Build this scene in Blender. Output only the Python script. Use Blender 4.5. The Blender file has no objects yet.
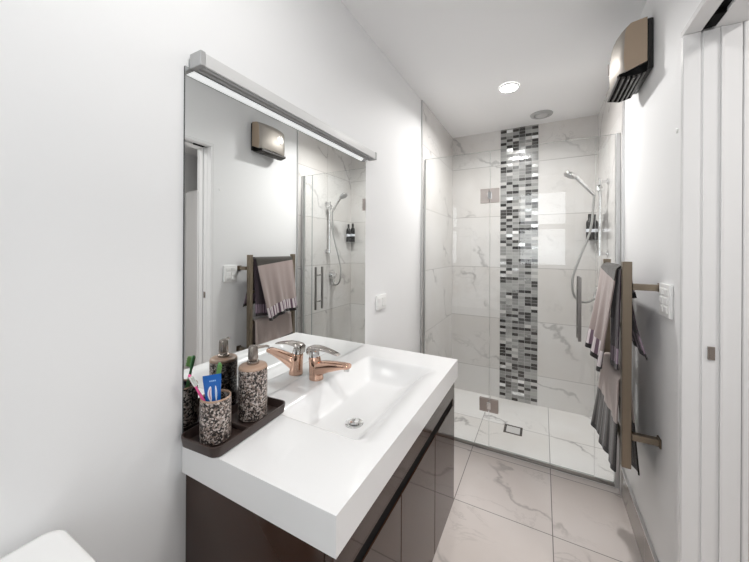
import bpy, bmesh, math, random
from mathutils import Vector, Matrix
random.seed(7)
SC = bpy.context.scene
COL = SC.collection
PI = math.pi

# ------------------------------------------------------------------ camera
YAW, ROLL, FPX = 0.490208, 0.004991, 314.71
cam_d = bpy.data.cameras.new('camera')
cam = bpy.data.objects.new('camera', cam_d)
COL.objects.link(cam)
fw = Vector((-math.sin(YAW), math.cos(YAW), 0)); rt = Vector((math.cos(YAW), math.sin(YAW), 0)); up = Vector((0, 0, 1))
r2 = rt * math.cos(ROLL) + up * math.sin(ROLL); u2 = -rt * math.sin(ROLL) + up * math.cos(ROLL)
M = Matrix((r2, u2, -fw)).transposed().to_4x4(); M.translation = Vector((0.774, 0, 1.327))
cam.matrix_world = M
cam_d.sensor_fit = 'HORIZONTAL'; cam_d.sensor_width = 36.0; cam_d.lens = FPX / 749 * 36
cam_d.shift_x = 0.0; cam_d.shift_y = -(281 - 249.344) / 749
cam_d.clip_start = 0.02
SC.camera = cam

# ------------------------------------------------------------------ world, lights, exposure
SC.view_settings.view_transform = 'Standard'; SC.view_settings.look = 'None'
SC.view_settings.gamma = 1.0; SC.view_settings.use_curve_mapping = False
SC.view_settings.exposure = 0.07
w = bpy.data.worlds.new('daylight'); SC.world = w; w.use_nodes = True
w.node_tree.nodes['Background'].inputs[0].default_value = (0.86, 0.93, 1.0, 1)
w.node_tree.nodes['Background'].inputs[1].default_value = 1.0
try:
    SC.cycles.use_denoising = True
    SC.cycles.max_bounces = 14; SC.cycles.diffuse_bounces = 7; SC.cycles.glossy_bounces = 6
    SC.cycles.transparent_max_bounces = 24; SC.cycles.transmission_bounces = 8
    SC.cycles.sample_clamp_indirect = 6.0; SC.cycles.blur_glossy = 0.5
    SC.cycles.caustics_reflective = False; SC.cycles.caustics_refractive = False
except Exception:
    pass

WINX0, WINX1, WINZ0, WINZ1, REARY = 0.44, 1.10, 1.08, 2.20, -0.75

def area(name, loc, size, energy, color, direction, size_y=None, shape=None, spread=None):
    l = bpy.data.lights.new(name, 'AREA'); l.energy = energy; l.color = color
    l.shape = shape or ('RECTANGLE' if size_y else 'SQUARE'); l.size = size
    if size_y: l.size_y = size_y
    if spread: l.spread = spread
    o = bpy.data.objects.new(name, l); COL.objects.link(o); o.location = loc
    o.rotation_euler = Vector(direction).to_track_quat('-Z', 'Y').to_euler()
    return o
# daylight through the window behind the camera
area('window_daylight', ((WINX0+WINX1)/2, REARY-0.14, (WINZ0+WINZ1)/2), WINX1-WINX0+.2, 8.0, (0.97, 0.985, 1.0), (0, 1, 0), WINZ1-WINZ0+.2, spread=math.radians(150))

# ------------------------------------------------------------------ materials
def new_mat(name):
    m = bpy.data.materials.new(name); m.use_nodes = True
    return m, m.node_tree.nodes, m.node_tree.links, m.node_tree.nodes['Principled BSDF']
def pmat(name, col, rough=0.5, metal=0.0, coat=0.0, spec=None, bump=None, alpha=None, sheen=0):
    m, n, l, b = new_mat(name)
    b.inputs['Base Color'].default_value = (*col, 1); b.inputs['Roughness'].default_value = rough
    b.inputs['Metallic'].default_value = metal; b.inputs['Coat Weight'].default_value = coat
    b.inputs['Coat Roughness'].default_value = 0.03
    if spec is not None: b.inputs['Specular IOR Level'].default_value = spec
    if sheen: b.inputs['Sheen Weight'].default_value = sheen
    if bump:
        tc = n.new('ShaderNodeTexCoord'); t = n.new('ShaderNodeTexNoise'); t.inputs['Scale'].default_value = bump[0]
        t.inputs['Detail'].default_value = 3
        bp = n.new('ShaderNodeBump'); bp.inputs['Strength'].default_value = bump[1]; bp.inputs['Distance'].default_value = 0.002
        l.new(tc.outputs['Object'], t.inputs['Vector']); l.new(t.outputs['Fac'], bp.inputs['Height']); l.new(bp.outputs[0], b.inputs['Normal'])
    return m
def math_n(n, l, op, a, b=None, c=None):
    x = n.new('ShaderNodeMath'); x.operation = op
    for i, v in enumerate((a, b, c)):
        if v is None: continue
        if isinstance(v, (int, float)): x.inputs[i].default_value = v
        else: l.new(v, x.inputs[i])
    return x.outputs[0]
def mixc(n, l, fac, a, b):
    x = n.new('ShaderNodeMix'); x.data_type = 'RGBA'
    if isinstance(fac, (int, float)): x.inputs[0].default_value = fac
    else: l.new(fac, x.inputs[0])
    for i, v in ((6, a), (7, b)):
        if isinstance(v, tuple): x.inputs[i].default_value = (*v, 1)
        else: l.new(v, x.inputs[i])
    return x.outputs[2]
def smooth(n, l, v, lo, hi, a=0.0, b=1.0):
    x = n.new('ShaderNodeMapRange'); x.interpolation_type = 'SMOOTHSTEP'
    x.inputs[1].default_value = lo; x.inputs[2].default_value = hi; x.inputs[3].default_value = a; x.inputs[4].default_value = b
    l.new(v, x.inputs[0]); return x.outputs[0]

def marble(name, ua, va, u0, v0, us, vs, base, vein, grout, gw=0.003, rough=0.12, seed=0.0, strength=0.5, cloud=(0.9, 0.88, 0.86)):
    """polished marble tiles: ua, va name the axes that carry the grout grid"""
    m, n, l, b = new_mat(name)
    tc = n.new('ShaderNodeTexCoord'); sp = n.new('ShaderNodeSeparateXYZ'); l.new(tc.outputs['Object'], sp.inputs[0])
    def grid(ax, o, s):
        q = math_n(n, l, 'DIVIDE', math_n(n, l, 'SUBTRACT', sp.outputs[ax], o), s)
        f = math_n(n, l, 'FRACT', q); fl = math_n(n, l, 'FLOOR', q)
        d = math_n(n, l, 'MULTIPLY', math_n(n, l, 'MINIMUM', f, math_n(n, l, 'SUBTRACT', 1.0, f)), s)
        return d, fl
    du, iu = grid(ua, u0, us); dv, iv = grid(va, v0, vs)
    d = math_n(n, l, 'MINIMUM', du, dv)
    g = smooth(n, l, d, gw * 0.35, gw * 0.75, 1.0, 0.0)
    cb = n.new('ShaderNodeCombineXYZ'); l.new(iu, cb.inputs[0]); l.new(iv, cb.inputs[1]); cb.inputs[2].default_value = seed
    wn = n.new('ShaderNodeTexWhiteNoise'); l.new(cb.outputs[0], wn.inputs['Vector'])
    sc = n.new('ShaderNodeVectorMath'); sc.operation = 'SCALE'; l.new(wn.outputs['Color'], sc.inputs[0]); sc.inputs['Scale'].default_value = 9.0
    ad = n.new('ShaderNodeVectorMath'); ad.operation = 'ADD'; l.new(tc.outputs['Object'], ad.inputs[0]); l.new(sc.outputs[0], ad.inputs[1])
    def noise(scale, det, dist=0.0, rough=0.55):
        t = n.new('ShaderNodeTexNoise'); t.inputs['Scale'].default_value = scale; t.inputs['Detail'].default_value = det
        t.inputs['Distortion'].default_value = dist; t.inputs['Roughness'].default_value = rough
        l.new(ad.outputs[0], t.inputs['Vector']); return t.outputs['Fac']
    # one or two bold diagonal veins to a tile
    sp2 = n.new('ShaderNodeSeparateXYZ'); l.new(ad.outputs[0], sp2.inputs[0])
    diag = math_n(n, l, 'ADD', math_n(n, l, 'MULTIPLY', sp2.outputs[ua], 0.62), math_n(n, l, 'MULTIPLY', sp2.outputs[va], 0.78))
    warp = noise(2.6, 5, 0.2)
    q = math_n(n, l, 'FRACT', math_n(n, l, 'ADD', math_n(n, l, 'DIVIDE', diag, 0.52), math_n(n, l, 'MULTIPLY', warp, 1.25)))
    dist = math_n(n, l, 'ABSOLUTE', math_n(n, l, 'SUBTRACT', q, 0.5))
    wid = noise(3.1, 2)
    bold = math_n(n, l, 'MULTIPLY', smooth(n, l, dist, 0.0, 0.045, 1.0, 0.0), smooth(n, l, wid, 0.42, 0.58))
    fine_n = noise(2.2, 7, 0.6, 0.6)
    fine = smooth(n, l, math_n(n, l, 'ABSOLUTE', math_n(n, l, 'SUBTRACT', fine_n, 0.5)), 0.0, 0.012, 1.0, 0.0)
    fine = math_n(n, l, 'MULTIPLY', fine, math_n(n, l, 'MULTIPLY', smooth(n, l, noise(1.7, 2), 0.45, 0.7), 0.55))
    veins = math_n(n, l, 'MULTIPLY', math_n(n, l, 'MAXIMUM', bold, fine), strength)
    c = mixc(n, l, smooth(n, l, noise(1.4, 4), 0.35, 0.72), base, tuple(x * y for x, y in zip(base, cloud)))
    c = mixc(n, l, veins, c, vein)
    c = mixc(n, l, g, c, grout)
    l.new(c, b.inputs['Base Color'])
    rr = math_n(n, l, 'ADD', math_n(n, l, 'MULTIPLY', g, 0.5), rough); l.new(rr, b.inputs['Roughness'])
    bp = n.new('ShaderNodeBump'); bp.inputs['Strength'].default_value = 0.4; bp.inputs['Distance'].default_value = 0.001; bp.invert = True
    l.new(g, bp.inputs['Height']); l.new(bp.outputs[0], b.inputs['Normal'])
    return m

WALLC = (0.81, 0.812, 0.815)
paint = pmat('wall_paint', WALLC, 0.6, bump=(180, 0.04))
ceil_m = pmat('ceiling_paint', (0.86, 0.86, 0.865), 0.8)
trimw = pmat('white_gloss_paint', (0.80, 0.80, 0.80), 0.25)
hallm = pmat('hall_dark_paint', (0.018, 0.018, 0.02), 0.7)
VB, VV, GR = (0.71, 0.70, 0.69), (0.24, 0.235, 0.235), (0.30, 0.29, 0.28)
tile_back = marble('tile_back', 0, 2, -3.0, 0.254, 10.0, 0.4585, VB, VV, GR, seed=1.3)
tile_left = marble('tile_left', 1, 2, -3.0, 0.254, 10.0, 0.4585, VB, VV, GR, seed=4.3)
tile_right = marble('tile_right', 1, 2, 2.585, 0.254, 0.9, 0.4585, VB, VV, GR, seed=7.7)
tile_floor = marble('tile_floor', 0, 1, 0.365, 1.683, 0.457, 0.4565, (0.70, 0.645, 0.62), (0.25, 0.22, 0.21), (0.17, 0.15, 0.14), seed=2.1, rough=0.10, strength=0.45, gw=0.0035)
tile_shower = marble('tile_shower', 0, 1, 0.365, 2.575, 0.457, 0.4565, (0.88, 0.875, 0.865), VV, (0.25, 0.24, 0.235), seed=5.1, rough=0.14, strength=0.65, gw=0.0035)
tile_skirt = marble('tile_skirting', 1, 2, 0.33, -1.0, 0.457, 4.0, (0.40, 0.37, 0.35), (0.2, 0.18, 0.17), (0.17, 0.15, 0.14), seed=6.0, rough=0.08)

def mosaic_mat():
    m, n, l, b = new_mat('glass_mosaic')
    tc = n.new('ShaderNodeTexCoord'); sp = n.new('ShaderNodeSeparateXYZ'); l.new(tc.outputs['Object'], sp.inputs[0])
    uu = math_n(n, l, 'DIVIDE', math_n(n, l, 'SUBTRACT', sp.outputs[0], 0.4385), 0.0503)
    vv = math_n(n, l, 'DIVIDE', sp.outputs[2], 0.0272)
    fu, fv = math_n(n, l, 'FRACT', uu), math_n(n, l, 'FRACT', vv)
    def edge(f, s): return math_n(n, l, 'MULTIPLY', math_n(n, l, 'MINIMUM', f, math_n(n, l, 'SUBTRACT', 1.0, f)), s)
    d = math_n(n, l, 'MINIMUM', edge(fu, .0503), edge(fv, .0272))
    g = smooth(n, l, d, 0.0006, 0.0015, 1.0, 0.0)
    col = math_n(n, l, 'FLOOR', uu); row = math_n(n, l, 'FLOOR', vv)
    cb = n.new('ShaderNodeCombineXYZ'); l.new(col, cb.inputs[0]); l.new(row, cb.inputs[1])
    wn = n.new('ShaderNodeTexWhiteNoise'); wn.noise_dimensions = '2D'; l.new(cb.outputs[0], wn.inputs['Vector'])
    r = n.new('ShaderNodeValToRGB'); r.color_ramp.interpolation = 'CONSTANT'
    stops = [(0, (0.022, 0.02, 0.02)), (0.22, (0.045, 0.042, 0.04)), (0.36, (0.26, 0.26, 0.255)), (0.58, (0.36, 0.36, 0.35)), (0.80, (0.55, 0.54, 0.53)), (0.93, (0.85, 0.85, 0.85))]
    e = r.color_ramp.elements; e[0].position = 0; e[0].color = (*stops[0][1], 1); e[1].position = stops[1][0]; e[1].color = (*stops[1][1], 1)
    for p, c in stops[2:]:
        x = e.new(p); x.color = (*c, 1)
    wc1 = n.new('ShaderNodeTexWhiteNoise'); wc1.noise_dimensions = '1D'; l.new(math_n(n, l, 'ADD', col, 3.0), wc1.inputs['W'])
    par = math_n(n, l, 'FLOORED_MODULO', math_n(n, l, 'ADD', row, math_n(n, l, 'FLOOR', math_n(n, l, 'MULTIPLY', wc1.outputs['Value'], 2.0))), 2.0)
    l.new(math_n(n, l, 'MULTIPLY_ADD', par, 0.26, math_n(n, l, 'MULTIPLY', wn.outputs['Value'], 0.74)), r.inputs[0])
    l.new(mixc(n, l, g, r.outputs[0], (0.45, 0.45, 0.44)), b.inputs['Base Color'])
    sepc = n.new('ShaderNodeSeparateColor'); l.new(wn.outputs['Color'], sepc.inputs[0])
    l.new(math_n(n, l, 'MULTIPLY', math_n(n, l, 'GREATER_THAN', wn.outputs['Value'], 0.93), 0.6), b.inputs['Metallic'])
    l.new(math_n(n, l, 'ADD', math_n(n, l, 'MULTIPLY', sepc.outputs[1], 0.2), math_n(n, l, 'MULTIPLY_ADD', g, 0.5, 0.14)), b.inputs['Roughness'])
    # each chip sits at a slightly different tilt
    nm = n.new('ShaderNodeNewGeometry'); va = n.new('ShaderNodeVectorMath'); va.operation = 'SUBTRACT'
    l.new(wn.outputs['Color'], va.inputs[0]); va.inputs[1].default_value = (.5, .5, .5)
    vs = n.new('ShaderNodeVectorMath'); vs.operation = 'SCALE'; l.new(va.outputs[0], vs.inputs[0]); vs.inputs['Scale'].default_value = 0.05
    vd = n.new('ShaderNodeVectorMath'); vd.operation = 'ADD'; l.new(nm.outputs['Normal'], vd.inputs[0]); l.new(vs.outputs[0], vd.inputs[1])
    vn = n.new('ShaderNodeVectorMath'); vn.operation = 'NORMALIZE'; l.new(vd.outputs[0], vn.inputs[0]); l.new(vn.outputs[0], b.inputs['Normal'])
    return m
mosaic = mosaic_mat()

def glass_mat(name, tint, ior=1.45):
    m = bpy.data.materials.new(name); m.use_nodes = True; n, l = m.node_tree.nodes, m.node_tree.links
    for x in list(n): n.remove(x)
    o = n.new('ShaderNodeOutputMaterial'); t = n.new('ShaderNodeBsdfTransparent'); t.inputs[0].default_value = (*tint, 1)
    g = n.new('ShaderNodeBsdfGlossy'); g.inputs['Roughness'].default_value = 0.0; g.inputs[0].default_value = (1, 1, 1, 1)
    f = n.new('ShaderNodeFresnel'); f.inputs[0].default_value = ior
    geo = n.new('ShaderNodeNewGeometry')
    # clear sheet: each face mirrors what Fresnel says, back faces seen from inside count as the same sheet
    inv = n.new('ShaderNodeMath'); inv.operation = 'MULTIPLY'; inv2 = n.new('ShaderNodeMath'); inv2.operation = 'SUBTRACT'; inv2.inputs[0].default_value = 1.0
    l.new(geo.outputs['Backfacing'], inv2.inputs[1]); l.new(f.outputs[0], inv.inputs[0]); l.new(inv2.outputs[0], inv.inputs[1])
    dbl = n.new('ShaderNodeMath'); dbl.operation = 'MULTIPLY'; dbl.inputs[1].default_value = 1.35; dbl.use_clamp = True; l.new(inv.outputs[0], dbl.inputs[0])
    mx = n.new('ShaderNodeMixShader'); l.new(dbl.outputs[0], mx.inputs[0]); l.new(t.outputs[0], mx.inputs[1]); l.new(g.outputs[0], mx.inputs[2])
    l.new(mx.outputs[0], o.inputs[0]); return m
clear_glass = glass_mat('clear_glass', (0.975, 0.98, 0.978))
glass_edge = pmat('glass_edge', (0.30, 0.34, 0.33), 0.15)
white_solid = pmat('white_solid_surface', (0.86, 0.86, 0.86), 0.16, coat=0.2)
brown_gloss = pmat('brown_gloss_lacquer', (0.040, 0.018, 0.011), 0.05, spec=0.32)
black = pmat('black_matt', (0.004, 0.004, 0.004), 0.7, spec=0.1)
blackg = pmat('black_gloss_plastic', (0.012, 0.011, 0.011), 0.18)
mirror_m = pmat('mirror_silver', (0.90, 0.915, 0.91), 0.0, 1.0)
mirror_e = pmat('mirror_edge', (0.04, 0.045, 0.045), 0.3)
chrome = pmat('chrome', (0.80, 0.80, 0.80), 0.06, 1.0)
tinted_chrome = pmat('warm_reflection_chrome', (0.68, 0.44, 0.335), 0.09, 1.0)  # chrome; the warm surroundings it mirrors are put into its base colour
steel = pmat('brushed_steel', (0.56, 0.545, 0.53), 0.28, 1.0)
nickel = pmat('warm_nickel', (0.47, 0.42, 0.395), 0.38, 1.0)
lever_m = pmat('dark_chrome', (0.50, 0.46, 0.43), 0.12, 1.0)
rail_m = pmat('warm_reflection_steel', (0.26, 0.215, 0.165), 0.30, 1.0)  # stainless steel, brown tint stands for the warm room it reflects
alu = pmat('satin_aluminium', (0.66, 0.66, 0.66), 0.35, 0.9)
alu_p = pmat('silver_painted_metal', (0.45, 0.45, 0.45), 0.4, 0.3)
diff_m = pmat('frosted_diffuser', (0.62, 0.62, 0.615), 0.4)
plast = pmat('white_plastic', (0.84, 0.84, 0.83), 0.3)
porcelain = pmat('white_porcelain', (0.86, 0.86, 0.855), 0.12, coat=0.5)
tray_m = pmat('dark_brown_resin', (0.045, 0.030, 0.026), 0.28)
taup = pmat('warm_reflection_shell', (0.47, 0.37, 0.28), 0.30, 0.85)  # tan reflection painted into the end faces of the heater cover
silver_shell = pmat('silver_satin_shell', (0.42, 0.39, 0.355), 0.55, 0.9)
bronze_pump = pmat('gunmetal_pump', (0.36, 0.32, 0.29), 0.25, 1.0)

def granite_mat():
    m, n, l, b = new_mat('stone_chip_resin')
    tc = n.new('ShaderNodeTexCoord'); v = n.new('ShaderNodeTexVoronoi'); v.inputs['Scale'].default_value = 270
    no = n.new('ShaderNodeTexNoise'); no.inputs['Scale'].default_value = 330; no.inputs['Detail'].default_value = 2
    mx = n.new('ShaderNodeVectorMath'); mx.operation = 'MULTIPLY_ADD'; l.new(no.outputs['Color'], mx.inputs[0]); mx.inputs[1].default_value = (.004, .004, .004); l.new(tc.outputs['Object'], mx.inputs[2])
    l.new(tc.outputs['Object'], no.inputs['Vector']); l.new(mx.outputs[0], v.inputs['Vector'])
    s = n.new('ShaderNodeSeparateColor'); l.new(v.outputs['Color'], s.inputs[0])
    r = n.new('ShaderNodeValToRGB'); r.color_ramp.interpolation = 'CONSTANT'
    e = r.color_ramp.elements; e[0].position = 0; e[0].color = (.022, .018, .017, 1); e[1].position = .34; e[1].color = (.10, .075, .065, 1)
    for p, c in ((.5, (.26, .20, .17)), (.66, (.40, .34, .31)), (.84, (.60, .54, .50))):
        x = e.new(p); x.color = (*c, 1)
    l.new(s.outputs[0], r.inputs[0]); l.new(r.outputs[0], b.inputs['Base Color']); b.inputs['Roughness'].default_value = .3
    return m
granite = granite_mat()
granite_rim = pmat('tan_resin_rim', (0.42, 0.28, 0.20), 0.3, bump=(300, .2))

def towel_mat(name, body, hem_a, hem_b, dark, band, stripe_w, topband=None):
    """u runs across the towel, v is the distance from the hem (both in metres)"""
    m, n, l, b = new_mat(name)
    uv = n.new('ShaderNodeUVMap'); sp = n.new('ShaderNodeSeparateXYZ'); l.new(uv.outputs[0], sp.inputs[0])
    f = math_n(n, l, 'FRACT', math_n(n, l, 'DIVIDE', sp.outputs[0], stripe_w))
    st = math_n(n, l, 'GREATER_THAN', f, 0.5)
    stripes = mixc(n, l, st, hem_a, hem_b)
    inband = math_n(n, l, 'LESS_THAN', sp.outputs[1], band)
    c = mixc(n, l, inband, body, stripes)
    hem = math_n(n, l, 'LESS_THAN', sp.outputs[1], 0.022)
    c = mixc(n, l, hem, c, dark)
    if topband:
        tcz = n.new('ShaderNodeTexCoord'); sz = n.new('ShaderNodeSeparateXYZ'); l.new(tcz.outputs['Object'], sz.inputs[0])
        c = mixc(n, l, math_n(n, l, 'GREATER_THAN', math_n(n, l, 'MULTIPLY_ADD', sz.outputs[1], -.10, sz.outputs[2]), topband), c, (.045, .040, .033))
    l.new(c, b.inputs['Base Color']); b.inputs['Roughness'].default_value = 0.95; b.inputs['Sheen Weight'].default_value = 0.3
    tc = n.new('ShaderNodeTexCoord'); t = n.new('ShaderNodeTexNoise'); t.inputs['Scale'].default_value = 420; l.new(tc.outputs['Object'], t.inputs['Vector'])
    bp = n.new('ShaderNodeBump'); bp.inputs['Strength'].default_value = .6; bp.inputs['Distance'].default_value = .002
    l.new(t.outputs['Fac'], bp.inputs['Height']); l.new(bp.outputs[0], b.inputs['Normal'])
    return m

# ------------------------------------------------------------------ mesh helpers
def bm_():
    return bmesh.new()
def box(bm, x0, x1, y0, y1, z0, z1, bev=0.0, seg=1, mat=0):
    r = bmesh.ops.create_cube(bm, size=1.0)
    vs = r['verts']
    for v in vs:
        v.co = Vector(((x0+x1)/2 + v.co.x*(x1-x0), (y0+y1)/2 + v.co.y*(y1-y0), (z0+z1)/2 + v.co.z*(z1-z0)))
    fs = set(f for v in vs for f in v.link_faces)
    for f in fs: f.material_index = mat
    if bev > 0:
        es = list(set(e for v in vs for e in v.link_edges))
        bmesh.ops.bevel(bm, geom=es, offset=bev, segments=seg, affect='EDGES', profile=0.5)
    return bm
def frame_of(d):
    d = d.normalized(); a = Vector((0, 0, 1)) if abs(d.z) < .95 else Vector((1, 0, 0))
    s = d.cross(a).normalized(); return s, s.cross(d).normalized()
def tube(bm, pts, rad, seg=12, cap=True, sx=1.0, sy=1.0):
    """swept round tube; rad a number or one per point"""
    pts = [Vector(p) for p in pts]; n = len(pts); rings = []
    s, t = frame_of(pts[1]-pts[0]); prev = (pts[1]-pts[0]).normalized()
    for i, p in enumerate(pts):
        d = (pts[min(i+1, n-1)]-pts[max(i-1, 0)]).normalized()
        q = prev.rotation_difference(d); s = q @ s; t = q @ t; prev = d
        r = rad[i] if isinstance(rad, (list, tuple)) else rad
        rings.append([bm.verts.new(p + s*(math.cos(2*PI*k/seg)*r*sx) + t*(math.sin(2*PI*k/seg)*r*sy)) for k in range(seg)])
    for a, b in zip(rings, rings[1:]):
        for k in range(seg): bm.faces.new((a[k], a[(k+1) % seg], b[(k+1) % seg], b[k]))
    if cap:
        bm.faces.new(rings[0][::-1]); bm.faces.new(rings[-1])
    return bm
def lathe(bm, prof, c=(0, 0, 0), seg=40, mat=0):
    rings = []
    for r, z in prof:
        if r < 1e-6: rings.append([bm.verts.new((c[0], c[1], c[2]+z))])
        else: rings.append([bm.verts.new((c[0]+r*math.cos(2*PI*k/seg), c[1]+r*math.sin(2*PI*k/seg), c[2]+z)) for k in range(seg)])
    for a, b in zip(rings, rings[1:]):
        for k in range(seg):
            if len(a) == 1 and len(b) == 1: continue
            if len(a) == 1: f = bm.faces.new((a[0], b[(k+1) % seg], b[k]))
            elif len(b) == 1: f = bm.faces.new((a[k], a[(k+1) % seg], b[0]))
            else: f = bm.faces.new((a[k], a[(k+1) % seg], b[(k+1) % seg], b[k]))
            f.material_index = mat
    return bm
def loft(bm, rings, cap=True):
    R = [[bm.verts.new(p) for p in r] for r in rings]; s = len(R[0])
    for a, b in zip(R, R[1:]):
        for k in range(s): bm.faces.new((a[k], a[(k+1) % s], b[(k+1) % s], b[k]))
    if cap:
        bm.faces.new(R[0][::-1]); bm.faces.new(R[-1])
    return bm
def rrect(cx, cy, w, h, r, seg=6):
    out = []
    for (sx, sy, a0) in ((1, 1, 0), (-1, 1, PI/2), (-1, -1, PI), (1, -1, 1.5*PI)):
        for k in range(seg+1):
            a = a0 + PI/2*k/seg
            out.append((cx + sx*(w/2-r) + r*math.cos(a), cy + sy*(h/2-r) + r*math.sin(a)))
    return out
def prism(bm, poly, axis, a, b):
    """extrude a polygon of (p,q) along axis from a to b: axis 'x' -> (y,z), 'y' -> (x,z), 'z' -> (x,y)"""
    def P(p, t):
        return {'x': (t, p[0], p[1]), 'y': (p[0], t, p[1]), 'z': (p[0], p[1], t)}[axis]
    return loft(bm, [[P(p, a) for p in poly], [P(p, b) for p in poly]])
def obj(name, bm, mats, parent=None, smooth_a=24):
    bmesh.ops.recalc_face_normals(bm, faces=bm.faces)
    me = bpy.data.meshes.new(name)
    if parent is not None:
        bmesh.ops.translate(bm, verts=bm.verts, vec=-WORLD[parent.name])
    bm.to_mesh(me); bm.free()
    for m in (mats if isinstance(mats, (list, tuple)) else [mats]): me.materials.append(m)
    if smooth_a:
        me.polygons.foreach_set('use_smooth', [True]*len(me.polygons))
        try: me.set_sharp_from_angle(angle=math.radians(smooth_a))
        except Exception: pass
    o = bpy.data.objects.new(name, me); COL.objects.link(o)
    if parent is not None: o.parent = parent; WORLD[o.name] = WORLD[parent.name]
    return o
WORLD = {}
def tag(o, label, cat, group=None):
    o['label'] = label; o['category'] = cat
    if group: o['group'] = group
    return o
def thing(name, loc, label, cat, group=None):
    o = bpy.data.objects.new(name, None); COL.objects.link(o); o.location = loc; o.empty_display_size = .05
    WORLD[o.name] = Vector(loc); return tag(o, label, cat, group)
def top(name, bm, mats, loc, label, cat, smooth_a=24):
    """a thing that is one mesh with its origin at loc"""
    bmesh.ops.translate(bm, verts=bm.verts, vec=-Vector(loc))
    o = obj(name, bm, mats, None, smooth_a); o.location = loc; WORLD[o.name] = Vector(loc); return tag(o, label, cat)
def struct(name, bm, mats, label=None, parent=None, smooth_a=24):
    o = obj(name, bm, mats, parent, smooth_a)
    if parent is None: o['kind'] = 'structure'; WORLD[o.name] = Vector((0, 0, 0))
    if label: o['label'] = label
    return o

W, D, H = 1.165, 3.03, 2.402
# ------------------------------------------------------------------ the room
b = bm_(); box(b, -0.08, 2.9, REARY-.1, 2.19, -0.06, 0.0); struct('floor', b, tile_floor, 'pinkish grey polished marble tile floor')
b = bm_(); box(b, -0.08, 1.25, 2.19, D+.1, -0.06, 0.0); struct('floor_shower', b, tile_shower, 'white marble tiled shower floor')
b = bm_(); box(b, -0.1, 2.9, REARY-.1, D+.1, H, H+.06); struct('ceiling', b, ceil_m, 'plain white ceiling')
b = bm_(); box(b, -0.1, 0.0, REARY-.1, 2.158, 0.0, H); struct('wall_left', b, paint, 'white painted wall behind the vanity')
b = bm_(); box(b, -0.1, 0.008, 2.163, D, 0.0, H); struct('wall_left_shower', b, tile_left, 'white marble tiled shower wall on the left')
b = bm_(); box(b, -0.1, 1.25, D, D+.1, 0.0, H); struct('wall_back', b, tile_back, 'white marble tiled back wall of the shower')
b = bm_(); box(b, W-.008, W+.09, 2.148, D, 0.0, H); struct('wall_right_shower', b, tile_right, 'white marble tiled shower wall on the right')
DY0, DY1, DZ, WT = 0.43, 1.332, 2.015, .133
b = bm_(); box(b, W, W+WT, REARY-.1, DY0, 0, H); box(b, W, W+WT, DY1, 2.143, 0, H); box(b, W, W+WT, DY0, DY1, DZ, H)
struct('wall_right', b, paint, 'white painted wall with the sliding door opening')
b = bm_()
box(b, -0.1, WINX0, REARY-.1, REARY, 0, H); box(b, WINX1, 2.9, REARY-.1, REARY, 0, H)
box(b, WINX0, WINX1, REARY-.1, REARY, 0, WINZ0); box(b, WINX0, WINX1, REARY-.1, REARY, WINZ1, H)
struct('wall_rear', b, paint, 'white painted wall with the window behind the viewer')
# trims: tile edge strips, mosaic strip, skirting
b = bm_(); box(b, 0.0, 0.010, 2.153, 2.163, 0, H); struct('trim_1', b, alu, 'grey metal tile edge strip on the left wall')
b = bm_(); box(b, W-.010, W, 2.138, 2.148, 0, H); struct('trim_2', b, alu, 'grey metal tile edge strip on the right wall')
b = bm_(); box(b, 0.4385, 0.7403, D-.004, D, 0.0, H); struct('trim_3', b, mosaic, 'vertical strip of black, grey and silver glass mosaic')
b = bm_(); box(b, W-.008, W, DY1+.004, 2.138, 0, .150); sk = struct('baseboard_right', b, tile_skirt, 'grey marble tile skirting')
b = bm_(); box(b, W-.011, W, DY1+.004, 2.138, .150, .158); struct('trim_4', b, alu, 'metal edge strip along the skirting top')
b = bm_(); box(b, 0, .008, -.75, 2.153, 0, .150); struct('baseboard_left', b, tile_skirt, 'grey marble tile skirting along the left wall')

# door frame (sliding pocket door, pushed open): a lining with two stepped halves and a groove between them
LY = DY1-.0155; LZ = DZ-.0155
b = bm_()
for y0, y1 in ((LY, DY1+.003), (DY0-.003, DY0+.0155)):
    box(b, W-.007, W+.034, y0, y1, 0, LZ-.0005, .002); box(b, W+.040, W+.078, y0+.003*(y0 == LY), y1-.003*(y0 != LY), 0, LZ-.0005, .001)
    box(b, W+.078, W+.083, y0-.003*(y0 == LY), y1+.003*(y0 != LY), 0, LZ-.0005, .001); box(b, W+.084, W+.124, y0+.002*(y0 == LY), y1-.002*(y0 != LY), 0, LZ-.0005, .001)
    box(b, W+.126, W+.140, y0, y1, 0, LZ-.0005, .002)
    box(b, W+.034, W+.126, min(y0, y1)+(.008 if y0 == LY else .0), max(y0, y1)-(.0 if y0 == LY else .008), 0, LZ-.001)
box(b, W-.007, W+.036, DY0-.003, DY1+.003, LZ, DZ+.004, .002); box(b, W+.062, W+.140, DY0-.003, DY1+.003, LZ, DZ+.004, .002)
door = struct('door_1', b, trimw, 'white door frame of a sliding door')
b = bm_(); box(b, W+.036, W+.062, DY0, DY1-.002, LZ+.010, DZ-.001); struct('door_track', b, black, 'dark track slot in the door head', door)
b = bm_(); box(b, W+.037, W+.0615, DY1-.095, DY1-.030, LZ-.003, LZ+.009, .001); struct('door_roller_stop', b, black, 'dark stop in the track', door)
b = bm_(); box(b, W+.052, W+.068, LY-.0005, LY+.0028, .998, 1.038, .0005); box(b, W+.056, W+.064, LY-.0012, LY, 1.004, 1.032)
struct('strike_plate', b, bronze_pump, 'small metal strike plate', door)

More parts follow.
